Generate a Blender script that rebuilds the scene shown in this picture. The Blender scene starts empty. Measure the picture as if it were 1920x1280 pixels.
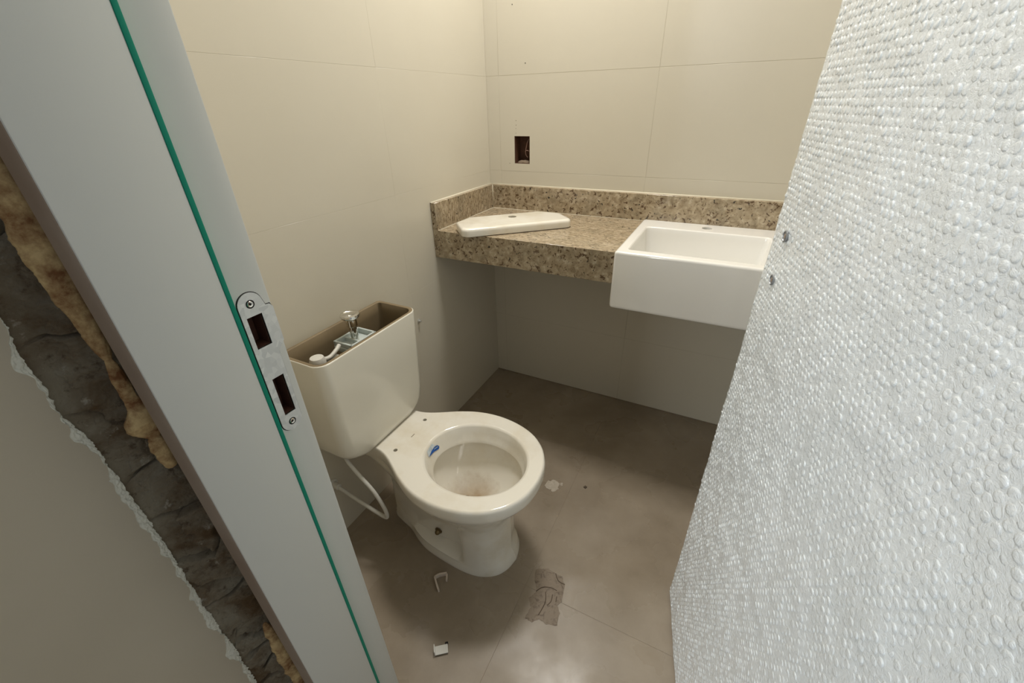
import bpy, bmesh, math, random
import numpy as np
from mathutils import Vector, Matrix, noise
random.seed(7)
S = bpy.context.scene
COL = S.collection
PI = math.pi

# ------------------------------------------------------------------ camera
CAM = Vector((0.94047, -1.65956, 1.25032))
fw = Vector((-0.39766625, 0.77255298, -0.49499844)); rt = Vector((0.89421358, 0.44717212, -0.02047361)); up = Vector((-0.20553256, 0.45077599, 0.86865262))
cd = bpy.data.cameras.new('camera'); cam = bpy.data.objects.new('camera', cd); COL.objects.link(cam)
cd.sensor_width = 36; cd.lens = 778.77 / 1920 * 36; cd.clip_start = 0.01
M = Matrix((rt, up, -fw)).transposed().to_4x4(); M.translation = CAM; cam.matrix_world = M
S.camera = cam

# ------------------------------------------------------------------ world, lights, exposure
W = bpy.data.worlds.new('world'); S.world = W; W.use_nodes = True
W.node_tree.nodes['Background'].inputs[0].default_value = (0.88, 0.94, 1.0, 1)
W.node_tree.nodes['Background'].inputs[1].default_value = 0.25
def area(name, loc, target, sx, sy, power, col):
    l = bpy.data.lights.new(name, 'AREA'); l.shape = 'RECTANGLE'; l.size = sx; l.size_y = sy; l.energy = power; l.color = col
    o = bpy.data.objects.new(name, l); COL.objects.link(o); o.location = loc
    o.rotation_euler = (Vector(target) - Vector(loc)).to_track_quat('-Z', 'Y').to_euler(); return o
area('window_daylight', (-0.15, -3.55, 1.85), (1.05, -1.1, 1.1), 0.8, 0.8, 40, (0.92, 0.97, 1.0))
area('ceiling_panel_light', (0.46, -0.40, 2.52), (0.46, -0.40, 0), 0.30, 0.30, 18.5, (1.0, 0.98, 0.95))
vs = S.view_settings
vs.view_transform = 'Standard'; vs.look = 'None'; vs.gamma = 1; vs.exposure = 0.30; vs.use_curve_mapping = False

# ------------------------------------------------------------------ helpers
def lin(r, g, b):
    f = lambda c: (c / 255 / 12.92) if c / 255 <= .04045 else ((c / 255 + .055) / 1.055) ** 2.4
    return (f(r), f(g), f(b), 1)
class Mat:
    def __init__(s, name, rough=.5, col=(200, 200, 200), spec=.5, metal=0, coat=0):
        s.m = bpy.data.materials.new(name); s.m.use_nodes = True; s.t = s.m.node_tree; s.n = s.t.nodes
        s.b = s.n['Principled BSDF']; s.b.inputs['Roughness'].default_value = rough
        s.b.inputs['Base Color'].default_value = lin(*col); s.b.inputs['Metallic'].default_value = metal
        s.b.inputs['Specular IOR Level'].default_value = spec; s.b.inputs['Coat Weight'].default_value = coat
        s.tc = s.n.new('ShaderNodeTexCoord')
    def co(s, scale=(1, 1, 1), rot=(0, 0, 0)):
        mp = s.n.new('ShaderNodeMapping'); mp.inputs['Scale'].default_value = scale; mp.inputs['Rotation'].default_value = rot
        s.t.links.new(s.tc.outputs['Object'], mp.inputs[0]); return mp.outputs[0]
    def noise(s, sc, det=4, rough=.5, co=None, dist=0):
        n = s.n.new('ShaderNodeTexNoise'); n.inputs['Scale'].default_value = sc; n.inputs['Detail'].default_value = det
        n.inputs['Roughness'].default_value = rough; n.inputs['Distortion'].default_value = dist
        s.t.links.new(co or s.co(), n.inputs['Vector']); return n.outputs['Fac']
    def voro(s, sc, co=None, out='Distance', feat='F1'):
        n = s.n.new('ShaderNodeTexVoronoi'); n.inputs['Scale'].default_value = sc; n.feature = feat
        s.t.links.new(co or s.co(), n.inputs['Vector']); return n.outputs[out]
    def ramp(s, fac, stops):
        r = s.n.new('ShaderNodeValToRGB'); e = r.color_ramp.elements
        while len(e) < len(stops): e.new(.5)
        for i, (p, c) in enumerate(stops):
            e[i].position = p; e[i].color = lin(*c) if len(c) == 3 else c
        s.t.links.new(fac, r.inputs[0]); return r.outputs[0]
    def mix(s, fac, a, b, mode='MIX'):
        m = s.n.new('ShaderNodeMix'); m.data_type = 'RGBA'; m.blend_type = mode
        for v, i in ((fac, 0), (a, 6), (b, 7)):
            if isinstance(v, (int, float)): m.inputs[i].default_value = v
            elif isinstance(v, tuple): m.inputs[i].default_value = lin(*v)
            else: s.t.links.new(v, m.inputs[i])
        return m.outputs[2]
    def color(s, c): s.t.links.new(c, s.b.inputs['Base Color']); return s
    def rough(s, c): s.t.links.new(c, s.b.inputs['Roughness']); return s
    def bump(s, h, strength=.3, dist=.001):
        b = s.n.new('ShaderNodeBump'); b.inputs['Strength'].default_value = strength; b.inputs['Distance'].default_value = dist
        s.t.links.new(h, b.inputs['Height']); s.t.links.new(b.outputs[0], s.b.inputs['Normal']); return s

def link(name, me, mat, parent=None, smooth=False):
    o = bpy.data.objects.new(name, me); COL.objects.link(o)
    if mat: me.materials.append(mat.m if isinstance(mat, Mat) else mat)
    if smooth:
        me.polygons.foreach_set('use_smooth', [True] * len(me.polygons))
    if parent: o.parent = parent
    return o
def pyd(name, v, f, mat, parent=None, smooth=False):
    me = bpy.data.meshes.new(name); me.from_pydata([tuple(p) for p in v], [], f); me.update(); return link(name, me, mat, parent, smooth)
def add_box(bm, x0, x1, y0, y1, z0, z1, bev=0, seg=2):
    t = bmesh.new()
    vs_ = [t.verts.new(p) for p in ((x0,y0,z0),(x1,y0,z0),(x1,y1,z0),(x0,y1,z0),(x0,y0,z1),(x1,y0,z1),(x1,y1,z1),(x0,y1,z1))]
    for f in ((0,3,2,1),(4,5,6,7),(0,1,5,4),(1,2,6,5),(2,3,7,6),(3,0,4,7)): t.faces.new([vs_[i] for i in f])
    if bev: bmesh.ops.bevel(t, geom=t.edges[:], offset=bev, segments=seg, profile=.5, affect='EDGES')
    me = bpy.data.meshes.new('t'); t.to_mesh(me); t.free(); bm.from_mesh(me); bpy.data.meshes.remove(me)
def from_bm(name, bm, mat, parent=None, smooth=False, angle=None):
    bmesh.ops.recalc_face_normals(bm, faces=bm.faces)
    me = bpy.data.meshes.new(name); bm.to_mesh(me); bm.free()
    o = link(name, me, mat, parent, smooth or angle is not None)
    if angle is not None: me.set_sharp_from_angle(angle=math.radians(angle))
    return o
def box(name, x0, x1, y0, y1, z0, z1, mat, parent=None, bev=0, seg=2):
    bm = bmesh.new(); add_box(bm, x0, x1, y0, y1, z0, z1, bev, seg)
    return from_bm(name, bm, mat, parent, angle=40 if bev else None)
def empty(name, loc):
    o = bpy.data.objects.new(name, None); COL.objects.link(o); o.location = loc; o.empty_display_size = .05; return o
def tag(o, label, cat, kind=None, group=None):
    o['label'] = label; o['category'] = cat
    if kind: o['kind'] = kind
    if group: o['group'] = group
    return o
def adopt(root, *kids):           # parent keeping world positions
    for k in kids:
        k.parent = root; k.matrix_parent_inverse = Matrix.Translation(-Vector(root.location))
def lathe(bm, prof, seg, M=Matrix()):
    rings = []
    for r, h in prof:
        rings.append([bm.verts.new(M @ Vector((r * math.cos(2*PI*i/seg), r * math.sin(2*PI*i/seg), h))) for i in range(seg)] if r > 1e-6 else [bm.verts.new(M @ Vector((0, 0, h)))])
    for a, b in zip(rings, rings[1:]):
        for i in range(seg):
            j = (i + 1) % seg
            if len(a) == 1 and len(b) == 1: continue
            if len(a) == 1: bm.faces.new((a[0], b[i], b[j]))
            elif len(b) == 1: bm.faces.new((a[i], a[j], b[0]))
            else: bm.faces.new((a[i], a[j], b[j], b[i]))
    if len(rings[0]) > 1: bm.faces.new(rings[0][::-1])
    if len(rings[-1]) > 1: bm.faces.new(rings[-1])
def catmull(P, n=10):
    P = [Vector(p) for p in P]; Q = [P[0]] + P + [P[-1]]; out = []
    for i in range(1, len(Q) - 2):
        for k in range(n):
            t = k / n; a, b, c, d = Q[i-1], Q[i], Q[i+1], Q[i+2]
            out.append(.5 * ((2*b) + (c - a)*t + (2*a - 5*b + 4*c - d)*t*t + (3*b - a - 3*c + d)*t**3))
    out.append(P[-1]); return out
def tube(bm, pts, r, seg=12, rfun=None):
    pts = [Vector(p) for p in pts]; rings = []; n0 = None
    for i, p in enumerate(pts):
        t = (pts[min(i+1, len(pts)-1)] - pts[max(i-1, 0)]).normalized()
        if n0 is None: n0 = t.orthogonal().normalized()
        n0 = (n0 - t * n0.dot(t)).normalized(); b = t.cross(n0); rr = rfun(i) if rfun else r
        rings.append([bm.verts.new(p + rr * (math.cos(2*PI*k/seg) * n0 + math.sin(2*PI*k/seg) * b)) for k in range(seg)])
    for a, c in zip(rings, rings[1:]):
        for k in range(seg): bm.faces.new((a[k], a[(k+1) % seg], c[(k+1) % seg], c[k]))
    bm.faces.new(rings[0][::-1]); bm.faces.new(rings[-1])
def boolean(o, cutters):
    for c in cutters:
        m = o.modifiers.new('cut', 'BOOLEAN'); m.operation = 'DIFFERENCE'; m.solver = 'EXACT'; m.object = c
    bpy.context.view_layer.update()
    ev = o.evaluated_get(bpy.context.evaluated_depsgraph_get()); me = bpy.data.meshes.new_from_object(ev)
    o.modifiers.clear(); old = o.data; o.data = me; bpy.data.meshes.remove(old)
    for c in cutters:
        d = c.data; bpy.data.objects.remove(c); bpy.data.meshes.remove(d)
def cyl_cutter(c, r, h, axis='z', seg=32):
    bm = bmesh.new(); R = Matrix.Rotation(PI/2, 4, 'Y') if axis == 'x' else Matrix()
    lathe(bm, [(r, -h), (r, h)], seg, Matrix.Translation(c) @ R); return from_bm('cutter', bm, None)
def prism(bm, pts, z0, z1, M=Matrix()):
    a = [bm.verts.new(M @ Vector((p[0], p[1], z0))) for p in pts]; b = [bm.verts.new(M @ Vector((p[0], p[1], z1))) for p in pts]
    bm.faces.new(a[::-1]); bm.faces.new(b)
    for i in range(len(pts)):
        j = (i + 1) % len(pts); bm.faces.new((a[i], a[j], b[j], b[i]))

def flatten_tops(o):
    for p in o.data.polygons:
        if abs(p.normal.z) > .9996: p.use_smooth = False
# ------------------------------------------------------------------ materials
tile = Mat('satin_cream_tile', .26, (210, 204, 186), .5)
tile.color(tile.mix(tile.noise(2.2, 5, .6), (210, 204, 188), (202, 195, 177))).bump(tile.noise(60, 3), .06, .0006)
grout = Mat('wall_grout', .7, (188, 180, 160)); grout.color(grout.mix(grout.noise(14, 4), (204, 197, 180), (170, 162, 142)))
grout_l = Mat('side_wall_grout', .6, (200, 193, 175))
floor_tile = Mat('dusty_taupe_floor_tile', .6, (128, 115, 98), .35)
_d = floor_tile.mix(floor_tile.ramp(floor_tile.noise(3.2, 8, .65), [(.40, (0, 0, 0)), (.68, (255, 255, 255))]), (138, 125, 107), (156, 143, 125))
_e = floor_tile.mix(floor_tile.ramp(floor_tile.noise(9, 9, .7, dist=.6), [(.60, (0, 0, 0)), (.76, (150, 150, 150))]), _d, (172, 160, 143))
_s = floor_tile.mix(floor_tile.ramp(floor_tile.noise(34, 4, .6), [(.72, (0, 0, 0)), (.80, (120, 120, 120))]), _e, (92, 80, 66))
floor_tile.color(_s).rough(floor_tile.ramp(floor_tile.noise(5, 6), [(.3, (105, 105, 105)), (.7, (185, 185, 185))])).bump(floor_tile.noise(120, 4), .08, .0005)
floor_grout = Mat('floor_grout', .9, (142, 129, 111))
plaster = Mat('grey_plaster_wall', .85, (172, 163, 152))
plaster.color(plaster.mix(plaster.noise(5, 5), (196, 187, 168), (178, 168, 148))).bump(plaster.noise(300, 4), .12, .0006)
white_paint = Mat('ceiling_paint', .9, (235, 232, 224))
jambm = Mat('matt_white_painted_frame', .42, (208, 209, 203), .4); jambm.bump(jambm.noise(400, 3), .08, .0003)
side_m = Mat('raw_frame_edge', .75, (158, 142, 128)); side_m.color(side_m.mix(side_m.noise(14, 5), (166, 152, 138), (138, 116, 98)))
green = Mat('green_gasket', .6, (0, 134, 108), .3)
ceramic = Mat('white_glazed_ceramic', .16, (226, 221, 208), .5, coat=.2)
ceramic.color(ceramic.mix(ceramic.ramp(ceramic.noise(7, 6, .6), [(.48, (0, 0, 0)), (.75, (255, 255, 255))]), (228, 223, 210), (214, 204, 182)))
_gr = ceramic.n.new('ShaderNodeVectorMath'); _gr.operation = 'DISTANCE'; ceramic.t.links.new(ceramic.tc.outputs['Object'], _gr.inputs[0]); _gr.inputs[1].default_value = (.425, -.955, .215)
_c0 = ceramic.b.inputs['Base Color'].links[0].from_socket
_ad = ceramic.n.new('ShaderNodeMath'); _ad.operation = 'MULTIPLY_ADD'; ceramic.t.links.new(ceramic.noise(28, 5, .6), _ad.inputs[0]); _ad.inputs[1].default_value = .06; ceramic.t.links.new(_gr.outputs['Value'], _ad.inputs[2])
ceramic.color(ceramic.mix(ceramic.ramp(_ad.outputs[0], [(.050, (255, 255, 255)), (.120, (0, 0, 0))]), _c0, (150, 118, 74)))
ceramic.rough(ceramic.ramp(ceramic.noise(6, 5), [(.3, (40, 40, 40)), (.75, (95, 95, 95))]))
basin_m = Mat('white_basin_ceramic', .12, (236, 234, 228), .5, coat=.3)
biscuit = Mat('unglazed_tank_inside', .6, (158, 140, 112)); biscuit.color(biscuit.mix(biscuit.noise(12, 5), (136, 120, 92), (108, 92, 66)))
plastic = Mat('white_plastic', .4, (205, 202, 192)); pale = Mat('pale_grey_plastic', .35, (190, 198, 194))
chrome = Mat('chrome', .12, (225, 222, 215), metal=1)
steel = Mat('brushed_steel', .38, (214, 214, 210), metal=.75)
steel.color(steel.mix(steel.voro(140, out='Color'), (224, 224, 220), (196, 197, 195))).bump(steel.noise(200, 3), .1, .0003)
wood_dark = Mat('dark_wood_recess', .8, (84, 50, 34)); wood_dark.color(wood_dark.mix(wood_dark.noise(60, 6, .7), (104, 62, 42), (44, 24, 16)))
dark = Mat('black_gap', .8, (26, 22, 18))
foam = Mat('yellow_expanding_foam', .75, (196, 166, 112))
foam.color(foam.mix(foam.ramp(foam.noise(45, 6, .65), [(.38, (0, 0, 0)), (.64, (255, 255, 255))]), (204, 178, 128), (118, 76, 36))).bump(foam.noise(160, 5), .6, .002)
rub = Mat('broken_mortar', .95, (120, 110, 98), .2)
_r = rub.mix(rub.ramp(rub.noise(16, 8, .62, dist=.4), [(.35, (0, 0, 0)), (.62, (255, 255, 255))]), (100, 80, 56), (146, 138, 120))
_r = rub.mix(rub.ramp(rub.noise(38, 9, .72), [(.60, (0, 0, 0)), (.70, (255, 255, 255))]), _r, (182, 176, 160))
_r = rub.mix(rub.ramp(rub.noise(70, 6, .7), [(.56, (0, 0, 0)), (.75, (255, 255, 255))]), _r, (64, 46, 30))
rub.color(_r).bump(rub.noise(110, 9, .7), .9, .004)
chip = Mat('chipped_white_plaster', .9, (214, 214, 200)); chip.color(chip.mix(chip.noise(90, 6), (240, 240, 226), (206, 204, 190))).bump(chip.noise(220, 6), .7, .002)
granite = Mat('beige_speckled_granite', .16, (176, 158, 130), .5)
gco = granite.co((1, 1, 1.0), (.5, .6, .7)); gco2 = granite.co((.8, 2.6, .8), (.75, .35, .6))
_g = granite.ramp(granite.noise(62, 7, .62, gco2, .5), [(.30, (124, 106, 82)), (.44, (156, 140, 114)), (.58, (178, 162, 136)), (.72, (208, 196, 172))])
_g = granite.mix(granite.ramp(granite.noise(17, 6, .6, gco, .3), [(.5, (0, 0, 0)), (.68, (190, 190, 190))]), _g, (132, 122, 102))
_g = granite.mix(granite.ramp(granite.noise(100, 4, .55, gco2, .6), [(.57, (0, 0, 0)), (.64, (255, 255, 255))]), _g, (92, 72, 52))
_g = granite.mix(granite.ramp(granite.noise(84, 3, .5, gco, .4), [(.66, (0, 0, 0)), (.70, (255, 255, 255))]), _g, (42, 40, 38))
granite.color(_g)
caulk = Mat('cream_caulk', .5, (214, 206, 184))
wrap = Mat('clear_bubble_wrap', .16, (240, 244, 245), .8, coat=.6)
wrap.color(wrap.mix(wrap.noise(5, 4), (243, 247, 249), (232, 238, 240))).bump(wrap.noise(150, 7, .66, dist=2.0), .8, .0022)
door_m = Mat('white_door_leaf', .4, (226, 228, 226))

# ------------------------------------------------------------------ setting
XR, YF, HC = 1.50, -1.3955, 2.55      # right wall, inner face of the door wall, ceiling
TH = 0.3367
XS = [0, .055, .65, 1.25, XR]; ZS = [0] + [TH * i for i in range(1, 8)] + [HC]
BX0, BX1, BZ0, BZ1 = .119, .186, 1.040, 1.141
g = .0005
def holed(bm, x0, x1, y0, y1, z0, z1, hx0, hx1, hz0, hz1):
    for a in ((x0, hx0, z0, z1), (hx1, x1, z0, z1), (hx0, hx1, z0, hz0), (hx0, hx1, hz1, z1)): add_box(bm, a[0], a[1], y0, y1, a[2], a[3])
bm = bmesh.new(); holed(bm, -.1, XR + .1, .00025, .12, 0, HC, BX0, BX1, BZ0, BZ1); wb = from_bm('wall_back', bm, grout)
tag(wb, 'cream tiled back wall above and below the granite counter', 'wall', 'structure')
wl = box('wall_left', -.12, -.0002, YF - .1, .001, 0, HC, grout_l); tag(wl, 'cream tiled left wall behind the toilet', 'wall', 'structure')
wr = box('wall_right', XR + .0003, XR + .12, YF - .1, .001, 0, HC, grout); tag(wr, 'cream tiled right wall hidden behind the open door', 'wall', 'structure')
for i in range(len(XS) - 1):
    for j in range(len(ZS) - 1):
        g = .0007; x0, x1, z0, z1 = XS[i] + g, XS[i+1] - g, ZS[j] + g, ZS[j+1] - g; off = 0
        if x0 < BX0 < x1 and z0 < BZ0 < z1:
            bm = bmesh.new(); holed(bm, x0, x1, off, .006, z0, z1, BX0, BX1, BZ0, BZ1); from_bm('wall_tile', bm, tile, wb)
        else: box('wall_tile', x0, x1, off, .006, z0, z1, tile, wb, .0003, 1)
YS = [0, -.61, -1.21, YF]
for j in range(len(ZS) - 1):
    for i in range(3):
        for (X, s, w) in ((0, -1, wl), (XR, 1, wr)):
            off = 0; g = .0003
            box('wall_tile', *sorted((X + off, X + s * .006)), YS[i+1] + g, YS[i] - g, ZS[j] + g, ZS[j+1] - g, tile, w, .0003, 1)
fl = box('floor', -.12, XR + .12, YF - .02, .12, -.12, -.0005, floor_grout); tag(fl, 'dusty taupe tiled bathroom floor', 'floor', 'structure')
FX = [0, .035, .632, 1.232, XR]; FY = [0, -.41, -1.01, YF]
for i in range(4):
    for j in range(3):
        off = 0
        box('floor_tile', FX[i] + g, FX[i+1] - g, FY[j+1] + g, FY[j] - g, -.006, off, floor_tile, fl, .0003, 1)
hf = box('floor_hall', -4, 4.5, -6, YF - .02, -.12, -.001, floor_tile); tag(hf, 'taupe floor outside the bathroom doorway', 'floor', 'structure')
ce = box('ceiling', -.12, XR + .12, YF - .18, .12, HC, HC + .1, white_paint); tag(ce, 'white ceiling above the bathroom', 'ceiling', 'structure')
lf = empty('ceiling_light', (.46, -.40, HC)); tag(lf, 'square white panel lamp on the bathroom ceiling', 'lamp')
adopt(lf, box('lamp_frame', .28, .64, -.58, -.22, 2.525, HC, white_paint))

# rough door wall: grey plaster face, chipped edge, broken mortar reveal
YW = -1.575; XJ = .50585; YI, YG, YO = -1.3955, -1.44201, -1.53432
ez = [0, .30, .451, .56, .659, .75, .831, .897, .945, .968, .985, 1.033, 1.071, 1.11, 1.2, 2.2]
ex = [.425, .424, .419, .426, .423, .434, .442, .433, .440, .436, .402, .400, .396, .424, .425, .425]
zz = np.concatenate([np.linspace(0, .34, 60), np.linspace(.341, 1.28, 1150), np.linspace(1.282, 2.16, 150)]); NZ = len(zz); XL0 = .466
def edge_x(z, k=0): return float(np.interp(z, ez, ex)) + .005 * noise.noise((z * 38, 3 + k, 0)) + .0022 * noise.noise((z * 160, 9 + k, 0))
XE = [edge_x(z) for z in zz]
wf = tag(empty('wall_front', (0, YW, 0)), 'door wall holding the white frame, rough masonry beside the frame', 'wall', 'structure')
ws = tag(empty('wall_hall', (.4, -2.5, 0)), 'plain grey brown plastered wall beside the doorway with a chipped white edge', 'wall', 'structure')
def chipw(z): return max(.0006, .0030 + .0022 * (z < .92) + .0090 * noise.noise((z * 24, 7, 1)) + .004 * noise.noise((z * 70, 7, 6)))
v, f = [], []
ys_ = [-2.06, -1.95, -1.85, -1.75, -1.66, -1.62]
XH = .4245
def ye(z, w=0): # the edge follows the wall plane x = XH; equal sight line for the broken outline
    x = float(np.interp(z, ez, ex)); return -1.5745 + (x - XH) * .165 + .0026 * noise.noise((z * 38, 3, 0)) + .0013 * noise.noise((z * 160, 9, 0)) - w
for z in zz:
    for y in ys_: v.append((XH, y, z))
    v.append((XH, ye(z, chipw(z)), z))
n = len(ys_) + 1
for i in range(NZ - 1):
    for k in range(n - 1): f.append((i*n + k, i*n + k + 1, (i+1)*n + k + 1, (i+1)*n + k))
face = pyd('plaster_face', v, f, plaster)
v, f = [], []; K = 12
for i, z in enumerate(zz):
    w = chipw(z); y0 = ye(z, w)
    for k in range(K):
        u = k / (K - 1); r = .0022 * noise.noise((z * 210, u * 4, 2)) + .0012 * noise.noise((z * 500, u * 9, 4))
        if k: v.append((XH - .0004 - u * u * .0012 + r * min(1, u * 4) * .5, y0 + w * u * 1.25 + r * .5, z))
        else: v.append((XH, y0, z))
for i in range(NZ - 1):
    for k in range(K - 1): f.append((i*K + k, i*K + k + 1, (i+1)*K + k + 1, (i+1)*K + k))
chp = pyd('chipped_plaster_edge', v, f, chip, smooth=True)
v, f = [], []; K = 110; cells = [(random.uniform(0, 2.2), random.uniform(-.1, 1.0), random.uniform(-1, 1)) for _ in range(75)]
CZ = np.array([c[0] for c in cells]); CU = np.array([c[1] for c in cells]); CR = np.array([c[2] for c in cells])
for i, z in enumerate(zz):
    y0 = ye(z)
    for k in range(K):
        u = k / (K - 1)
        wz = z + .014 * noise.noise((z * 20, u * 3, 8)); wu = u + .10 * noise.noise((z * 24, u * 4, 9))
        d = np.hypot((CZ - wz) * 1.0, (CU - wu) * .105); o = np.argpartition(d, 2)[:2]; o = o[np.argsort(d[o])]
        d1, d2 = d[o[0]], d[o[1]]; crack = max(0, 1 - (d2 - d1) / .0050)
        h = .0085 * CR[o[0]] - .0120 * crack ** 1.3 + .006 * noise.noise((z * 30, u * 3, 5)) + .0032 * noise.noise((z * 80, u * 8, 5)) + .0020 * noise.noise((z * 190, u * 18, 5)) + .0013 * noise.noise((z * 420, u * 40, 5)) + .0008 * noise.noise((z * 800, u * 80, 5))
        for pz, pu, rz, ru, dp in ((1.19, .30, .010, .12, .030), (1.012, .62, .010, .16, .026), (.915, .70, .006, .14, .018), (.90, .55, .004, .06, .010), (.70, .74, .003, .06, .009), (.80, .35, .004, .05, .006)):
            h -= dp * math.exp(-((z + .003 * math.sin(u * 30) - pz) / rz) ** 2 - ((u - pu) / ru) ** 2)
        fade = min(1, u * 9)
        # from the plaster edge towards and behind the frame
        px = XH - .0045 + u * .046; py = y0 - .001 + u * .078
        v.append((px + h * .35 * fade, py - h * .94 * fade, z))
for i in range(NZ - 1):
    for k in range(K - 1): f.append((i*K + k, i*K + k + 1, (i+1)*K + k + 1, (i+1)*K + k))
rb = pyd('broken_masonry', v, f, rub, smooth=True)
core = box('wall_core', -.4, XL0, -1.47, YF, 0, HC, plaster)
hcore = box('hall_wall_core', .30, XH - .010, -2.06, -1.60, 0, HC, plaster)
right = box('wall_section', 1.28, 3.0, YW, YF, 0, HC, plaster)
lint = box('wall_lintel', .375, 1.28, YW, YF, 2.19, HC, plaster)
adopt(wf, rb, core, right, lint); adopt(ws, face, chp, hcore)

# ------------------------------------------------------------------ door frame
XL = XJ - .034; XRJ = 1.165; ZT = 2.12
fr = tag(empty('trim_1', (.84, YO, 0)), 'matt white door frame with green gasket line and steel strike plate', 'door frame', 'structure')
XRAB = XJ - .010; YGAP = YG + .004
lp = box('frame_post', XL, XJ, YO, YG - .002, 0, ZT, jambm, bev=.0012); 
lr = box('frame_rabbet', XL, XRAB, YG - .002, YI, 0, ZT, jambm, bev=.0015)
le = box('raw_edge_strip', XL - .0006, XJ - .002, YO - .0006, YO + .002, 0, ZT, side_m)
gk = box('green_gasket', XRAB - .001, XJ + .0008, YG - .0022, YG + .0026, 0, ZT - .02, green, bev=.0008)
rp = box('frame_post', XRJ, XRJ + .034, YO, YG - .012, 0, ZT, jambm, bev=.0012)
rr = box('frame_rabbet', XRJ + .024, XRJ + .034, YG - .012, YI, 0, ZT, jambm)
hd = box('frame_head', XL, XRJ + .034, YO, YI, ZT, ZT + .034, jambm, bev=.0012)
adopt(fr, lp, lr, le, gk, rp, rr, hd)
# strike plate, drawn in (y, z) on the rabbet face
sp = bmesh.new()
def arc(cy, cz, r, a0, a1, n=14): return [(cy + r * math.cos(math.radians(a0 + (a1 - a0) * i / n)), cz + r * math.sin(math.radians(a0 + (a1 - a0) * i / n))) for i in range(n + 1)]
yA, yB, yL = -1.4335, -1.4055, -1.3957
cyp = (yA + yB) / 2; rp_ = (yB - yA) / 2
outl = arc(cyp, 1.0665, rp_, 180, 20) + [(-1.4035, 1.0605), (yL - .003, 1.0600), (yL, 1.056), (yL, 1.012), (yB, 1.002)] + arc(cyp, .906, rp_, 0, -180)
bmx = Matrix(((0, 0, 1, 0), (1, 0, 0, 0), (0, 1, 0, 0), (0, 0, 0, 1)))   # (a,b,c) -> (x=c, y=a, z=b)
prism(sp, outl, XRAB - .0005, XRAB + .0016, bmx)
plate = from_bm('strike_plate', sp, steel)
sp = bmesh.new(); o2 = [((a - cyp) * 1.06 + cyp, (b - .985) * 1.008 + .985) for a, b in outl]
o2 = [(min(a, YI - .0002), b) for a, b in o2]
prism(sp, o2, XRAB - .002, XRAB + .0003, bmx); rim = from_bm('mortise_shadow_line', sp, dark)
def boxcut(y0, y1, z0, z1, x0=XRAB - .022, x1=XRAB + .01):
    b = bmesh.new(); add_box(b, x0, x1, y0, y1, z0, z1); return from_bm('cutter', b, None)
H1 = (-1.4285, -1.4105, 1.0145, 1.0535); H2 = (-1.4255, -1.4105, .917, .9715)
boolean(plate, [boxcut(*H1), boxcut(*H2), cyl_cutter((XRAB, cyp, 1.0675), .0028, .004, 'x', 20), cyl_cutter((XRAB, cyp, .904), .0028, .004, 'x', 20)])
boolean(rim, [boxcut(*H1), boxcut(*H2)])
boolean(lr, [boxcut(*H1), boxcut(*H2)])
rec = []
for (y0, y1, z0, z1) in (H1, H2):
    b = bmesh.new(); x1 = XRAB - .0012; x0 = XRAB - .0215; w = .0006
    add_box(b, x0, x0 + .001, y0, y1, z0, z1); add_box(b, x0, x1, y0, y0 + w, z0, z1); add_box(b, x0, x1, y1 - w, y1, z0, z1)
    add_box(b, x0, x1, y0, y1, z0, z0 + w); add_box(b, x0, x1, y0, y1, z1 - w, z1); rec.append(from_bm('bolt_pocket', b, wood_dark))
for zc in (1.0675, .904):
    b = bmesh.new(); Mx = Matrix.Translation((XRAB + .0002, cyp, zc)) @ Matrix.Rotation(PI/2, 4, 'Y')
    lathe(b, [(.0040, 0), (.0040, .0012), (.0031, .0021), (.0014, .0016), (0, .0012)], 20, Mx)
    s = from_bm('screw', b, chrome, angle=50); rec.append(s)
    b = bmesh.new()
    for sy, sz in ((.0016, .0004), (.0004, .0016)): add_box(b, XRAB + .0012, XRAB + .0020, cyp - sy, cyp + sy, zc - sz, zc + sz)
    cx_ = from_bm('screw_cross', b, dark); cx_.parent = s
    b = bmesh.new(); lathe(b, [(.0049, 0), (.0049, .0006)], 20, Matrix.Translation((XRAB + .0012, cyp, zc)) @ Matrix.Rotation(PI/2, 4, 'Y')); rec.append(from_bm('screw_seat', b, dark))
adopt(fr, plate, rim, *rec)

# expanding foam lumps squeezed out behind the frame
def foam_piece(z0, z1, rad, name='expanding_foam'):
    n = max(30, int((z1 - z0) / .0022)); v, f = [], []; K = 22
    for i in range(n + 1):
        z = z0 + (z1 - z0) * i / n; e = math.sin(PI * i / n) ** .35 if 0 < i < n else .03
        r = rad(z) * e
        for k in range(K):
            a = 2 * PI * k / K; q = Vector((math.cos(a) * 1.1, math.sin(a) * 1.1, z * 42)); rr_ = r * (1 + .50 * noise.noise(q * .6) + .22 * noise.noise(q * 1.9) + .10 * noise.noise(q * 7) + .05 * noise.noise(q * 18))
            v.append((XL - .013 + rr_ * (.45 * math.cos(a) + .25 * math.sin(a)), YO - .003 + rr_ * math.sin(a), z))
    for i in range(n):
        for k in range(K): f.append((i*K + k, i*K + (k+1) % K, (i+1)*K + (k+1) % K, (i+1)*K + k))
    f.append(tuple(range(K))[::-1]); f.append(tuple(n*K + k for k in range(K)))
    return pyd(name, v, f, foam, smooth=True)
adopt(fr, foam_piece(1.052, 1.75, lambda z: .0150 + .004 * noise.noise((z * 25, 0, 4))), foam_piece(.955, 1.058, lambda z: .0150 * math.exp(-((z - .978) / .016) ** 2) + .0055),
      foam_piece(.915, .962, lambda z: .0085), foam_piece(.36, .60, lambda z: .0095 + .004 * noise.noise((z * 35, 0, 8))))

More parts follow.
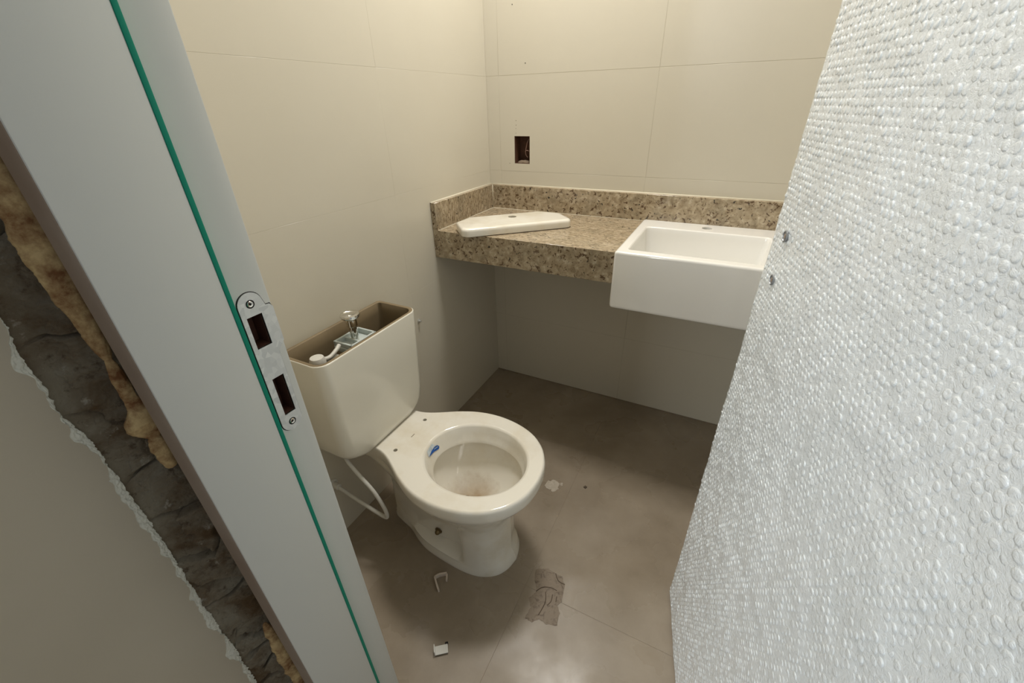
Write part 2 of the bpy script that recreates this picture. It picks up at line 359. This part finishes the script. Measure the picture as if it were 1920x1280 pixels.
# ------------------------------------------------------------------ door leaf in bubble wrap
LX, LY, LA = 1.0182, -.8419, math.radians(11.8389)
LW, LH = .612, 2.06
dr = bpy.data.objects.new('door_1', None); COL.objects.link(dr); dr.location = (LX, LY, .010); dr.rotation_euler = (0, 0, LA)
tag(dr, 'open white door leaf wrapped in silvery clear bubble wrap', 'door', 'structure')
# local frame: -y towards the hinge (s = -y), face looks to -x, leaf thickness to +x
b = bmesh.new(); add_box(b, .005, .040, -LW, -.005, 0, LH, .0015); from_bm('door_panel', b, door_m, dr)
def sheet_x(s, z): return .0015 * noise.noise((s * 9, z * 7, 0)) + .0012 * noise.noise((s * 26, z * 22, 2)) + .0006 * noise.noise((s * 90, z * 60, 5))
ns, nz = 110, 380; v, f = [], []
for j in range(nz + 1):
    z = LH * j / nz
    wob = .0016 * noise.noise((z * 45, 4, 4)) + .0012 * noise.noise((z * 140, 1, 4))
    prof = [(.0435, -.020), (.0425, wob * .5), (.028, .0012 + wob), (.006, .0012 + wob)]
    for px, py in prof: v.append((px, py, z))
    for i in range(ns + 1):
        s = LW * i / ns; v.append((sheet_x(s, z) - .0002 + (.0016 if i == 0 else 0), -s + (wob if i == 0 else 0), z))
w_ = ns + 5
for j in range(nz):
    for i in range(w_ - 1): f.append((j*w_ + i, j*w_ + i + 1, (j+1)*w_ + i + 1, (j+1)*w_ + i))
pyd('bubble_wrap_sheet', v, f, wrap, dr, True)
pit = .0098; rws = int(LH / (pit * .866)); cls = int(LW / pit); V = []; F = []
seg = 9; prof = [(1.0, 0), (.93, .45), (.62, .88)]; rng = np.random.RandomState(3)
ca = np.cos(2*PI*np.arange(seg)/seg); sa = np.sin(2*PI*np.arange(seg)/seg); base = 0
fl_loc = []
for k in range(len(prof) - 1):
    for i in range(seg): fl_loc.append((k*seg + i, k*seg + (i+1) % seg, (k+1)*seg + (i+1) % seg, (k+1)*seg + i))
top = len(prof) * seg
for j in range(rws):
    z = .004 + j * pit * .866
    for i in range(cls):
        s = .009 + (i + .5 * (j % 2)) * pit
        if s > LW - .005 or z > LH - .004: continue
        s += rng.uniform(-.0005, .0005); zc = z + rng.uniform(-.0005, .0005)
        h = .0009 * (1.05 - .55 * s / LW) * rng.uniform(.2, 1.25); R = .0047 * rng.uniform(.9, 1.06); tx, tz = rng.uniform(-.8, .8, 2)
        x0 = sheet_x(s, zc)
        for rr_, hh in prof:
            for c, t in zip(ca, sa): V.append((x0 - h * hh * (1 + tx * c + tz * t) + (.0004 if hh == 0 else 0), -s + R * rr_ * c, zc + R * rr_ * t))
        V.append((x0 - h * rng.uniform(.72, 1.08), -s, zc))
        for q in fl_loc: F.append(tuple(base + a for a in q))
        for c in range(seg): F.append((base + (len(prof)-1)*seg + c, base + (len(prof)-1)*seg + (c+1) % seg, base + top))
        base += top + 1
bub = pyd('wrap_bubbles', V, F, wrap, dr, True); bub['kind'] = 'stuff'
# torn holes in the wrap over the lock's spindle and keyhole
lock_m = Mat('dull_lock_metal', .45, (150, 152, 154), metal=.5)
for zc in (1.056, .985):
    b = bmesh.new(); Mx = Matrix.Translation((-.0022, -.064, zc)) @ Matrix.Rotation(-PI/2, 4, 'Y')
    lathe(b, [(.0088, -.001), (.0088, .0012), (.0072, .0018), (.0066, .0004), (0, .0004)], 20, Mx); lk = from_bm('lock_bore', b, lock_m, dr, angle=40)
    b = bmesh.new(); add_box(b, -.0034, -.0026, -.0665, -.0615, zc - .003, zc + .003, .0003, 1); from_bm('lock_opening', b, side_m, lk)

# ------------------------------------------------------------------ granite counter
ZC, ZAP, ZBS, D = .86, .7604, .9556, .4387; BXL, BXR = .6669, 1.117
ct = tag(empty('granite_counter', (.75, -.22, .86)), 'beige speckled granite counter with apron and low backsplash across the back wall', 'counter')
ks = [box('countertop', 0, BXL - .0006, -D, -.0, ZC - .02, ZC, granite, bev=.0008, seg=1), box('countertop', BXR + .0006, XR, -D, 0, ZC - .02, ZC, granite, bev=.0008, seg=1),
      box('apron', 0, BXL - .0006, -D - .001, -D + .02, ZAP, ZC + .0003, granite, bev=.001, seg=1), box('apron', BXR + .0006, XR, -D - .001, -D + .02, ZAP, ZC + .0003, granite, bev=.001, seg=1),
      box('backsplash', .0, XR, -.02, 0, ZC - .001, ZBS, granite, bev=.001, seg=1), box('side_backsplash', 0, .02, -D - .0015, -.0203, ZC - .001, ZBS, granite, bev=.001, seg=1),
      ]
v = [(.0004, -.0212, ZBS + .0002)]
b = bmesh.new(); tube(b, [(.0215, -.4375, ZC + .0002), (.0215, -.0215, ZC + .0002), (BXL, -.0215, ZC + .0002)], .0012, 6)
tube(b, [(.0212, -.0212, ZC), (.0212, -.0212, ZBS)], .0012, 6); ks.append(from_bm('joint_caulk', b, caulk, smooth=True))
b = bmesh.new()
pts = [(.003, -D, ZBS), (.003, -.003, ZBS)]; tube(b, pts, .0034, 8); tube(b, [(.003, -.003, ZBS), (XR, -.003, ZBS)], .0034, 8)
ks.append(from_bm('wall_caulk', b, caulk, smooth=True))
adopt(ct, *ks)

# basin
ZB, ZBB, BYF, BYB = .8664, .6828, -.4515, -.0206
b = bmesh.new()
def ring(bm, x0, x1, y0, y1, z, r, n=6):
    P = []
    for cx, cy, a0 in ((x1 - r, y1 - r, 0), (x0 + r, y1 - r, 90), (x0 + r, y0 + r, 180), (x1 - r, y0 + r, 270)):
        for i in range(n + 1):
            a = math.radians(a0 + 90 * i / n); P.append(bm.verts.new((cx + r * math.cos(a), cy + r * math.sin(a), z)))
    return P
def bridge(bm, a, c):
    for i in range(len(a)): bm.faces.new((a[i], a[(i+1) % len(a)], c[(i+1) % len(a)], c[i]))
lv = []
lv.append(ring(b, BXL + .01, BXR - .01, BYF + .01, BYB - .01, ZBB, .006))
for dz, ins in ((.002, .003), (.006, .0005), (.012, 0)): lv.append(ring(b, BXL + ins, BXR - ins, BYF + ins, BYB - ins, ZBB + dz, .008))
for dz, ins in ((-.008, 0), (-.004, .0008), (-.0012, .003), (0, .0065)): lv.append(ring(b, BXL + ins, BXR - ins, BYF + ins, BYB - ins, ZB + dz, .008))
IX0, IX1, IY0, IY1 = .701, 1.083, -.415, -.128
for dz, e in ((0, .004), (-.0012, .0012), (-.004, 0), (-.02, -.001), (-.10, -.010), (-.135, -.022), (-.148, -.045)): lv.append(ring(b, IX0 - e, IX1 + e, IY0 - e, IY1 + e, ZB + dz, .014 + max(0, -e) * .8))
b.faces.new(lv[0][::-1])
for a, c in zip(lv, lv[1:]): bridge(b, a, c)
b.faces.new(lv[-1])
bas = from_bm('basin_body', b, basin_m, angle=50)
bn = tag(empty('wash_basin', (.892, -.22, ZBB)), 'white rectangular semi-recessed ceramic basin set in the granite counter', 'basin')
boolean(bas, [cyl_cutter((.892, -.077, ZB), .0165, .03)]); bas.data.set_sharp_from_angle(angle=math.radians(50)); flatten_tops(bas)
b = bmesh.new(); lathe(b, [(.0165, 0), (.0165, .003), (0, .003)], 24, Matrix.Translation((.892, -.077, ZB - .032))); th = from_bm('tap_hole_bottom', b, dark)
b = bmesh.new(); lathe(b, [(.024, 0), (.024, .003), (.018, .004), (.017, .001), (0, .001)], 28, Matrix.Translation((.892, -.27, ZB - .148))); dn = from_bm('drain_hole', b, dark, angle=40)
adopt(bn, bas, th, dn)

# ------------------------------------------------------------------ tank lid lying on the counter
U0 = Vector((.172, -.483)); eu = Vector((.731, .682)).normalized(); ev_ = Vector((-eu.y, eu.x))
lidc = [(.002, 0), (.374, 0), (.388, .018), (.386, .112), (.318, .176), (.040, .176), (-.016, .118), (-.014, .016)]
def lid_ring(bm, ins, z):
    cu, cv = .186, .088; P = []
    N = len(lidc); sm = []
    for i in range(N):
        p0, p1, p2 = Vector(lidc[i-1]), Vector(lidc[i]), Vector(lidc[(i+1) % N]); a = p1 + (p0 - p1).normalized() * .009; c = p1 + (p2 - p1).normalized() * .009
        for t in (0, .33, .67, 1): sm.append((1-t)**2 * a + 2*t*(1-t) * p1 + t*t * c)
    for p in sm:
        d = Vector((p.x - cu, (p.y - cv))); q = Vector((cu + d.x * (1 - ins / .20), cv + d.y * (1 - ins / .088)))
        w = U0 + eu * q.x + ev_ * q.y; P.append(bm.verts.new((w.x, w.y, z)))
    return P
b = bmesh.new(); Z0 = ZC + .0012
lv = [lid_ring(b, i, z) for i, z in ((.0075, Z0 + .018), (.0065, Z0 + .001), (.004, Z0), (.0005, Z0 + .002), (0, Z0 + .018), (.0008, Z0 + .023), (.003, Z0 + .0265), (.007, Z0 + .0285), (.013, Z0 + .0293))]
b.faces.new(lv[0][::-1])
for a, c in zip(lv, lv[1:]): bridge(b, a, c)
b.faces.new(lv[-1])
lid = from_bm('cistern_lid', b, ceramic, angle=45)
hc = U0 + eu * .196 + ev_ * .118
boolean(lid, [cyl_cutter((hc.x, hc.y, Z0 + .02), .0155, .03)]); lid.data.set_sharp_from_angle(angle=math.radians(45)); flatten_tops(lid)
tag(lid, 'loose white ceramic cistern lid with button hole lying on the granite counter', 'lid')

# ------------------------------------------------------------------ toilet
YC, YT, ZR = -.947, -.975, .39
to = tag(empty('toilet', (.33, YC, 0)), 'white close-coupled toilet with no seat and its open cistern against the left wall', 'toilet')
NH = 60
def outline(x0, x1, prof, power=.5):
    us = np.array([p[0] for p in prof]); ws = np.array([p[1] for p in prof]); P = []
    for k in range(NH + 1):
        t = PI * k / NH; u = (1 - math.cos(t)) / 2
        P.append((x0 + (x1 - x0) * u, float(np.interp(u, us, ws))))
    up_ = [(x, YC + w) for x, w in P[1:-1]]; dn_ = [(x, YC - w) for x, w in P[1:-1]]
    return [(P[0][0], YC)] + dn_ + [(P[-1][0], YC)] + up_[::-1]
def smooth_prof(pts, n=40):
    # monotone-ish smooth interpolation with round ends
    us = np.array([p[0] for p in pts]); ws = np.array([p[1] for p in pts])
    out = catmull([(u, w, 0) for u, w in pts], 8); return [(p.x, max(0, p.y)) for p in out]
DX0, DX1 = .03, .645
def un(x): return (x - DX0) / (DX1 - DX0)
rimprof = smooth_prof([(0, 0), (un(.031), .085), (un(.045), .098), (un(.10), .100), (un(.17), .097), (un(.21), .107), (un(.25), .128), (un(.30), .157), (un(.36), .181), (un(.43), .190), (un(.50), .181), (un(.56), .157), (un(.605), .118), (un(.632), .072), (un(.642), .035), (1, 0)])
def loop_at(bm, x0, x1, prof, z, sc=1.0): 
    return [bm.verts.new((x, YC + (y - YC) * sc, z)) for x, y in outline(x0, x1, prof)]
def rel(prof_abs, x0, x1): return smooth_prof([((x - x0) / (x1 - x0), w) for x, w in prof_abs])
b = bmesh.new(); L = []
foot0 = rel([(.11, 0), (.112, .03), (.15, .045), (.20, .058), (.25, .082), (.30, .098), (.38, .107), (.45, .108), (.50, .098), (.54, .074), (.562, .040), (.571, 0)], .11, .571)
foot1 = rel([(.115, 0), (.117, .03), (.15, .043), (.20, .055), (.25, .078), (.30, .093), (.38, .102), (.45, .103), (.50, .095), (.54, .069), (.557, .036), (.565, 0)], .115, .565)
mid0 = rel([(.12, 0), (.122, .03), (.16, .042), (.22, .052), (.30, .060), (.39, .060), (.425, .062), (.436, .096), (.46, .100), (.50, .092), (.53, .068), (.547, .036), (.555, 0)], .12, .555)
mid1 = rel([(.125, 0), (.127, .03), (.16, .045), (.22, .060), (.30, .072), (.38, .076), (.418, .080), (.435, .098), (.46, .101), (.50, .092), (.53, .068), (.547, .036), (.555, 0)], .125, .555)
bowl0 = rel([(.12, 0), (.122, .04), (.17, .062), (.24, .088), (.32, .108), (.40, .119), (.46, .117), (.51, .101), (.545, .070), (.558, .036), (.565, 0)], .12, .565)
bowl1 = rel([(.10, 0), (.102, .05), (.16, .075), (.24, .105), (.32, .135), (.40, .148), (.47, .145), (.53, .120), (.57, .082), (.588, .040), (.597, 0)], .10, .597)
bowl2 = rel([(.06, 0), (.062, .06), (.14, .085), (.22, .110), (.30, .142), (.38, .164), (.45, .168), (.52, .150), (.575, .108), (.602, .055), (.613, 0)], .06, .613)
bowl3 = rel([(.034, 0), (.036, .078), (.10, .092), (.18, .098), (.25, .124), (.32, .158), (.40, .180), (.47, .180), (.54, .158), (.592, .112), (.620, .058), (.632, 0)], .034, .632)
for x0, x1, pr, z in ((.11, .571, foot0, 0), (.11, .571, foot0, .012), (.115, .565, foot1, .024), (.115, .563, foot1, .034), (.12, .555, mid0, .046), (.12, .555, mid0, .10), (.125, .555, mid1, .16), (.125, .555, mid1, .195),
                      (.12, .565, bowl0, .232), (.10, .597, bowl1, .282), (.06, .613, bowl2, .318), (.034, .632, bowl3, .338)):
    L.append(loop_at(b, x0, x1, pr, z))
for z, e in ((.346, .004), (.354, .0008), (.364, 0), (.376, 0), (.384, .0012), (.388, .0035), (.3897, .006), (ZR, .008)):
    L.append(loop_at(b, DX0 + e, DX1 - e, rimprof, z, 1 - e / .17))
# inner opening: ellipses with matching vertex count
def ell(cx, a, w, z, egg=0):
    P = []
    n = 2 * NH
    for k in range(n):
        t = PI * k / NH; P.append(b.verts.new((cx - a * math.cos(t), YC - w * math.sin(t) * (1 + egg * math.cos(t)), z)))
    return P
for cx, a, w, z in ((.449, .156, .136, ZR), (.449, .151, .131, .3885), (.449, .148, .128, .384), (.450, .143, .122, .365), (.452, .137, .113, .346), (.452, .134, .109, .339), (.452, .1335, .1085, .3365), (.452, .136, .111, .335), (.452, .146, .121, .338),
                    (.450, .144, .119, .325), (.444, .132, .110, .29), (.434, .110, .092, .255), (.422, .082, .070, .225), (.412, .054, .048, .205), (.405, .032, .030, .194), (.402, .018, .018, .189)):
    L.append(ell(cx, a, w, z))
b.faces.new(L[0][::-1])
KO = 12 + 8 - 0
for i_, (a, c) in enumerate(zip(L, L[1:])):
    if i_ + 1 != KO: bridge(b, a, c)
E_ = []
for lp_ in (L[KO - 1], L[KO]):
    for i_ in range(len(lp_)): E_.append(b.edges.get((lp_[i_], lp_[(i_ + 1) % len(lp_)])))
bmesh.ops.triangle_fill(b, use_beauty=True, use_dissolve=False, edges=E_, normal=(0, 0, 1))
b.faces.new(L[-1])
bowl = from_bm('toilet_bowl', b, ceramic, angle=50)
boolean(bowl, [cyl_cutter((.222, -.879, ZR), .0062, .05, seg=20), cyl_cutter((.226, -1.024, ZR), .0062, .05, seg=20)])
bowl.data.set_sharp_from_angle(angle=math.radians(48)); flatten_tops(bowl)
kids = [bowl]
stain = Mat('brown_water_stain', .3, (150, 122, 82))
b = bmesh.new(); lathe(b, [(.014, .0), (.010, -.0006), (0, -.001)], 24, Matrix.Translation((.404, YC, .1925))); kids.append(from_bm('drain_mouth', b, stain, smooth=True))
for hx, hy in ((.222, -.879), (.226, -1.024)):
    b = bmesh.new(); lathe(b, [(.0061, 0), (.0061, .002)], 16, Matrix.Translation((hx, hy, ZR - .03))); kids.append(from_bm('seat_bolt_hole', b, dark))
b = bmesh.new(); add_box(b, .2315, .2345, -.961, -.945, ZR - .001, ZR + .0006, .0003, 1); kids.append(from_bm('deck_slot', b, Mat('slot_grey', .7, (150, 140, 120))))
# blue and white sticker on the inside of the rim
def on_rim(theta, z, off=.0008):
    t = (.384 - z) / (.384 - .346); a = .148 - t * .011 - off; w = .128 - t * .015 - off; cx = .449 + .003 * t
    return (cx - a * math.cos(theta), YC - w * math.sin(theta), z)
def sticker(name, poly, mat, off):
    v = [on_rim(t, z, off) for t, z in poly]; cen = on_rim(sum(p[0] for p in poly)/len(poly), sum(p[1] for p in poly)/len(poly), off)
    return pyd(name, v + [cen], [(i, (i+1) % len(v), len(v)) for i in range(len(v))], mat)
white_st = Mat('sticker_white', .35, (206, 214, 218)); blue_st = Mat('sticker_blue', .3, (28, 84, 160)); line_st = Mat('sticker_print', .5, (150, 165, 178))
STK = [(0.02, .379), (.27, .379), (.27, .352), (.02, .352)]
st = sticker('sticker', [(.30, .3830), (.17, .3835), (.033, .3834), (-.016, .3750), (.009, .3706), (.149, .3702), (.349, .3688), (.336, .3748)], white_st, .0006)
st2 = sticker('blue_panel', [(-.076, .3686), (-.121, .362), (-.105, .3575), (-.078, .3556), (.10, .3610), (.349, .3688), (.149, .3704), (.009, .3708)], blue_st, .0011); st2.parent = st
for k in range(4):
    s_ = sticker('printed_line', [(.05 + .055 * k, .3820 - .0006 * k), (.068 + .055 * k, .3820 - .0006 * k), (.098 + .060 * k, .3722), (.080 + .060 * k, .3722)], line_st, .0010); s_.parent = st
s_ = sticker('printed_line', [(-.070, .3655), (-.085, .3625), (.06, .3655), (.05, .3680)], line_st, .0014); s_.parent = st
kids.append(st)
# floor bolt cap
b = bmesh.new(); Mx = Matrix.Translation((.325, YC - .060, .070)) @ Matrix.Rotation(PI/2 + .15, 4, 'X')
lathe(b, [(.0125, 0), (.0125, .004), (.009, .006), (.008, .012), (.004, .016), (0, .017)], 20, Mx); kids.append(from_bm('floor_bolt', b, Mat('dull_brass_bolt', .35, (120, 104, 74), metal=.8), angle=40))

# cistern
def oct_ring(bm, hw, xb, xf, z, cf=.018, n=5, cb=.012):
    P = []
    for cx, cy, a0, r in ((xf - cf, YT + hw - cf, 0, cf), (xb + cb, YT + hw - cb, 90, cb), (xb + cb, YT - hw + cb, 180, cb), (xf - cf, YT - hw + cf, 270, cf)):
        for i in range(n + 1):
            a = math.radians(a0 + 90 * i / n); P.append(bm.verts.new((cx + r * math.cos(a), cy + r * math.sin(a), z)))
    return P
b = bmesh.new(); L = []
for hw, xb, xf, z in ((.108, .045, .155, .3905), (.116, .041, .164, .3925), (.126, .039, .169, .398), (.143, .038, .171, .408), (.158, .037, .173, .419), (.167, .036, .1745, .436), (.170, .036, .176, .475), (.175, .035, .181, .60), (.180, .034, .1855, .731), (.1795, .0345, .185, .734), (.178, .036, .1835, .735)):
    L.append(oct_ring(b, hw, xb, xf, z, .030 if z > .45 else .036))
tank_out = len(L)
for hw, xb, xf, z in ((.170, .044, .1755, .735), (.1688, .045, .1745, .734), (.168, .046, .173, .70), (.165, .046, .170, .60), (.158, .047, .165, .47), (.140, .050, .158, .425), (.105, .055, .145, .41)):
    L.append(oct_ring(b, hw, xb, xf, z, .024))
b.faces.new(L[0][::-1])
for a, c in zip(L[:tank_out], L[1:tank_out]): bridge(b, a, c)
fo = len(b.faces); bridge(b, L[tank_out-1], L[tank_out])
for a, c in zip(L[tank_out:], L[tank_out+1:]): bridge(b, a, c)
b.faces.new(L[-1]); b.faces.ensure_lookup_table()
for i in range(fo, len(b.faces)): b.faces[i].material_index = 1
tank_m = Mat('cistern_ceramic', .2, (226, 222, 208), .5, coat=.2)
tk = from_bm('cistern', b, tank_m, angle=50); tk.data.materials.append(biscuit.m); kids.append(tk)
# flush valve: tower, tray, chrome button
fv = box('flush_valve_tray', .078, .145, -1.022, -.928, .688, .702, pale, bev=.002)
b = bmesh.new(); add_box(b, .080, .143, -1.020, -1.014, .700, .716, .001); add_box(b, .080, .143, -.936, -.930, .700, .716, .001); add_box(b, .138, .144, -1.02, -.93, .698, .716, .001); add_box(b, .078, .084, -1.02, -.93, .698, .716, .001)
add_box(b, .082, .14, -.987, -.982, .70, .712, .0005)
rimt = from_bm('tray_rim', b, pale); rimt.parent = fv
b = bmesh.new(); lathe(b, [(.026, .41), (.026, .60), (.020, .62), (.020, .688)], 20, Matrix.Translation((.11, -.975, 0))); tw = from_bm('flush_tower', b, plastic, angle=40)
b = bmesh.new(); lathe(b, [(.010, .70), (.010, .745), (.014, .748), (.014, .766), (.011, .768)], 20, Matrix.Translation((.11, -.975, 0))); stm = from_bm('button_stem', b, chrome, angle=40)
b = bmesh.new(); lathe(b, [(.013, .768), (.023, .773), (.0255, .7775), (.0245, .782), (.018, .7835), (.016, .782), (0, .7825)], 28, Matrix.Translation((.11, -.975, 0))); btn = from_bm('flush_button', b, chrome, angle=40)
# fill valve and float arm
b = bmesh.new(); lathe(b, [(.012, .41), (.012, .69), (.019, .695), (.020, .712), (.016, .722), (0, .724)], 20, Matrix.Translation((.115, -1.105, 0))); fvv = from_bm('fill_valve', b, plastic, angle=40)
b = bmesh.new(); tube(b, catmull([(.115, -1.10, .712), (.12, -1.075, .706), (.118, -1.05, .712), (.11, -1.03, .716)], 6), .0055, 10); add_box(b, .098, .122, -1.085, -1.045, .690, .700, .003); arm = from_bm('float_arm', b, plastic, smooth=True)
kids += [fv, tw, stm, btn, fvv, arm]
adopt(to, *kids)

# water hose
hs = tag(empty('water_hose', (.0, -1.10, .217)), 'thin white flexible water hose looping from the wall valve to the cistern', 'hose')
b = bmesh.new(); pts = catmull([(.100, -1.095, .388), (.105, -1.098, .362), (.140, -1.10, .325), (.185, -1.10, .278), (.213, -1.10, .222), (.217, -1.10, .186), (.205, -1.10, .176), (.16, -1.10, .183), (.10, -1.10, .197), (.04, -1.10, .212), (.006, -1.10, .217)], 8)
tube(b, pts, .0058, 12); h1 = from_bm('hose_tube', b, plastic, smooth=True)
b = bmesh.new(); lathe(b, [(.018, .0), (.018, .004), (.010, .006), (.010, .028), (.008, .030)], 20, Matrix.Translation((0.0002, -1.10, .217)) @ Matrix.Rotation(PI/2, 4, 'Y')); h2 = from_bm('wall_valve', b, plastic, angle=40)
adopt(hs, h1, h2)

# ------------------------------------------------------------------ electrical box in the back wall
eb = tag(empty('electrical_box', ((BX0 + BX1) / 2, .03, BZ0)), 'open rectangular electrical box recess with wires in the back wall', 'electrical box')
boxm = Mat('dark_brown_box', .7, (74, 46, 34)); boxm.color(boxm.mix(boxm.noise(70, 6, .7), (116, 76, 54), (38, 24, 18)))
wirem = Mat('dusty_wire', .6, (150, 118, 104)); cem = Mat('box_cement', .95, (120, 104, 86)); cem.bump(cem.noise(150, 6), .8, .003)
b = bmesh.new(); x0, x1, z0, z1 = BX0, BX1, BZ0, BZ1; t_ = .0015
add_box(b, x0, x1, .050, .052, z0, z1); add_box(b, x0, x0 + t_, .001, .05, z0, z1); add_box(b, x1 - t_, x1, .001, .05, z0, z1); add_box(b, x0, x1, .001, .05, z0, z0 + t_); add_box(b, x0, x1, .001, .05, z1 - t_, z1)
shell = from_bm('box_shell', b, boxm)
b = bmesh.new(); tube(b, catmull([(.178, .045, 1.135), (.170, .022, 1.125), (.164, .014, 1.098), (.160, .018, 1.075), (.168, .02, 1.062)], 6), .0016, 8); w1 = from_bm('wire', b, wirem, smooth=True)
b = bmesh.new(); tube(b, catmull([(.150, .045, 1.07), (.158, .020, 1.085), (.172, .012, 1.088), (.180, .03, 1.08)], 6), .0014, 8); w2 = from_bm('wire', b, wirem, smooth=True)
b = bmesh.new(); bmesh.ops.create_icosphere(b, subdivisions=3, radius=1)
for vv in b.verts: vv.co = Vector((.152 + vv.co.x * .030, .024 + vv.co.y * .020, 1.041 + vv.co.z * .010)) * 1.0 + vv.co * .004 * noise.noise(vv.co * 3)
dl = from_bm('mortar_lump', b, cem, smooth=True)
adopt(eb, shell, w1, w2, dl)

# ------------------------------------------------------------------ small things on walls and floor
def mark(x, z, r):
    b = bmesh.new(); lathe(b, [(r, 0), (r * .8, .0004), (0, .0005)], 8, Matrix.Translation((x, -.0002, z)) @ Matrix.Rotation(PI/2, 4, 'X')); return from_bm('black_speck', b, dark, wb)
for x, z, r in ((.118, 1.556, .0018), (.168, 1.382, .0020), (.127, 1.196, .0012), (.127, 1.180, .0013), (.126, 1.168, .0010), (.126, 1.152, .0010), (.096, 1.040, .0013)): mark(x, z, r)
wa = empty('wall_anchor', (0, -.587, .56)); tag(wa, 'tiny metal pipe stub on the left wall right of the cistern', 'pipe stub')
b = bmesh.new(); lathe(b, [(.007, 0), (.007, .003), (.004, .004), (.004, .010), (.0025, .011)], 16, Matrix.Translation((0.0002, -.587, .56)) @ Matrix.Rotation(PI/2, 4, 'Y')); a1 = from_bm('stub', b, steel, angle=40); adopt(wa, a1)

# bent white plastic clip near the toilet foot
b = bmesh.new(); P = [(.402, -1.086, 0), (.383, -1.100, 0), (.376, -1.112, 0), (.392, -1.126, 0), (.410, -1.140, 0)]
c2 = [Vector(p) for p in P]
for i in range(len(c2) - 1):
    a, c = c2[i], c2[i+1]; n_ = Vector((-(c - a).y, (c - a).x, 0)).normalized() * .0024
    prism(b, [(a + n_).xy[:], (a - n_).xy[:], (c - n_).xy[:], (c + n_).xy[:]], .0003, .013)
a, c = c2[0], Vector((.413, -1.104, 0)); n_ = Vector((-(c - a).y, (c - a).x, 0)).normalized() * .0024
prism(b, [(a + n_).xy[:], (a - n_).xy[:], (c - n_).xy[:], (c + n_).xy[:]], .0003, .008)
cl = from_bm('plastic_clip', b, Mat('pinkish_plastic', .5, (206, 192, 176))); tag(cl, 'small bent pinkish white plastic clip on the floor beside the toilet foot', 'plastic piece')
# L-shaped white plastic offcut
oc = tag(empty('plastic_offcut', (.505, -1.262, 0)), 'small white L shaped plastic offcut on the floor near the door frame', 'plastic piece')
Mo = Matrix.Translation((.505, -1.262, .0003)) @ Matrix.Rotation(math.radians(38), 4, 'Z')
b = bmesh.new(); add_box(b, -.017, .017, -.0100, .0100, .0055, .0085, .0006, 1); b.transform(Mo @ Matrix.Rotation(math.radians(10), 4, 'X')); p1 = from_bm('flange', b, plastic)
b = bmesh.new(); add_box(b, -.019, -.0165, -.0100, .0100, 0, .020, .0005, 1); b.transform(Mo); p2 = from_bm('upright', b, plastic)
b = bmesh.new(); add_box(b, .010, .018, .0100, .0155, 0, .007, .001, 1); b.transform(Mo); p3 = from_bm('dark_plug', b, dark)
adopt(oc, p1, p2, p3)
# torn tape residue on the floor
res_m = Mat('tape_residue', .55, (134, 116, 96)); 
res_m.color(res_m.mix(res_m.ramp(res_m.noise(55, 7, .7, dist=1), [(.52, (0, 0, 0)), (.66, (255, 255, 255))]), (128, 113, 94), (92, 76, 60))).bump(res_m.noise(90, 6), .8, .002)
poly = [(.640, -.952), (.672, -.932), (.700, -.936), (.722, -.938), (.737, -.955), (.742, -.985), (.746, -1.008), (.738, -1.022), (.752, -1.040), (.757, -1.072), (.728, -1.082), (.706, -1.078), (.692, -1.094), (.668, -1.093), (.672, -1.060), (.657, -1.040), (.668, -1.010), (.652, -.985)]
def jag(poly, amp, k):
    out = []
    for i in range(len(poly)):
        a, c = Vector(poly[i]), Vector(poly[(i+1) % len(poly)])
        for t in range(k): p = a.lerp(c, t / k); out.append(tuple(p + Vector((random.uniform(-amp, amp), random.uniform(-amp, amp)))))
    return out
b = bmesh.new(); prism(b, jag(poly, .0015, 4), .0002, .0009); ts = from_bm('tape_residue', b, res_m); tag(ts, 'brown torn tape residue stuck to the floor in front of the toilet', 'residue')
b = bmesh.new()
for P_ in ([(.668, -1.012, .001), (.680, -.994, .002), (.702, -.984, .001), (.722, -.984, .001)], [(.694, -1.002, .001), (.704, -1.030, .0018), (.700, -1.07, .001)], [(.715, -1.0, .001), (.718, -1.02, .001), (.712, -1.035, .001)], [(.70, -.937, .001), (.716, -.955, .0015), (.737, -.957, .001)], [(.728, -1.0, .001), (.731, -1.015, .001)]):
    tube(b, catmull(P_, 6), .0011, 6)
tr = from_bm('residue_ridge', b, Mat('residue_dark', .7, (84, 68, 52)), smooth=True); adopt(ts, tr)

# dried plaster smudges on the floor right of the toilet
smm = Mat('dried_plaster', .9, (196, 186, 170)); smm.color(smm.mix(smm.noise(80, 6, .7), (204, 194, 178), (150, 138, 120)))
b = bmesh.new(); prism(b, jag([(.540, -.640), (.546, -.612), (.566, -.598), (.585, -.606), (.592, -.630), (.580, -.652), (.560, -.648)], .004, 4), .0002, .0012)
prism(b, jag([(.588, -.600), (.598, -.596), (.600, -.612), (.592, -.614)], .0015, 3), .0002, .0010)
tag(from_bm('plaster_smudge', b, smm), 'pale dried plaster smudge on the floor right of the toilet rim', 'smudge')
b = bmesh.new(); prism(b, jag([(.672, -.585), (.676, -.575), (.684, -.578), (.683, -.588)], .0015, 3), .0002, .0030)
tag(from_bm('mortar_crumb', b, Mat('dark_crumb', .9, (84, 72, 58))), 'tiny dark mortar crumb on the floor between toilet and basin', 'crumb')
b = bmesh.new(); rr = random.Random(5)
pts = [(0.002 + i * .012, -.0015 - abs(rr.gauss(0, .0022)) - (.008 * math.exp(-((i - 2) / 2) ** 2)) - (.006 * math.exp(-((i - 52) / 3) ** 2))) for i in range(110)]
prism(b, [(p[0], -.0001) for p in pts[::-1]] + pts, .0002, .0030)
jn = from_bm('mortar_dust_line', b, Mat('mortar_dust', .95, (138, 124, 106))); jn.parent = fl

th_ = box('door_sill', XL, 1.30, YF - .022, YF + .006, -.02, .0008, floor_tile, fl)
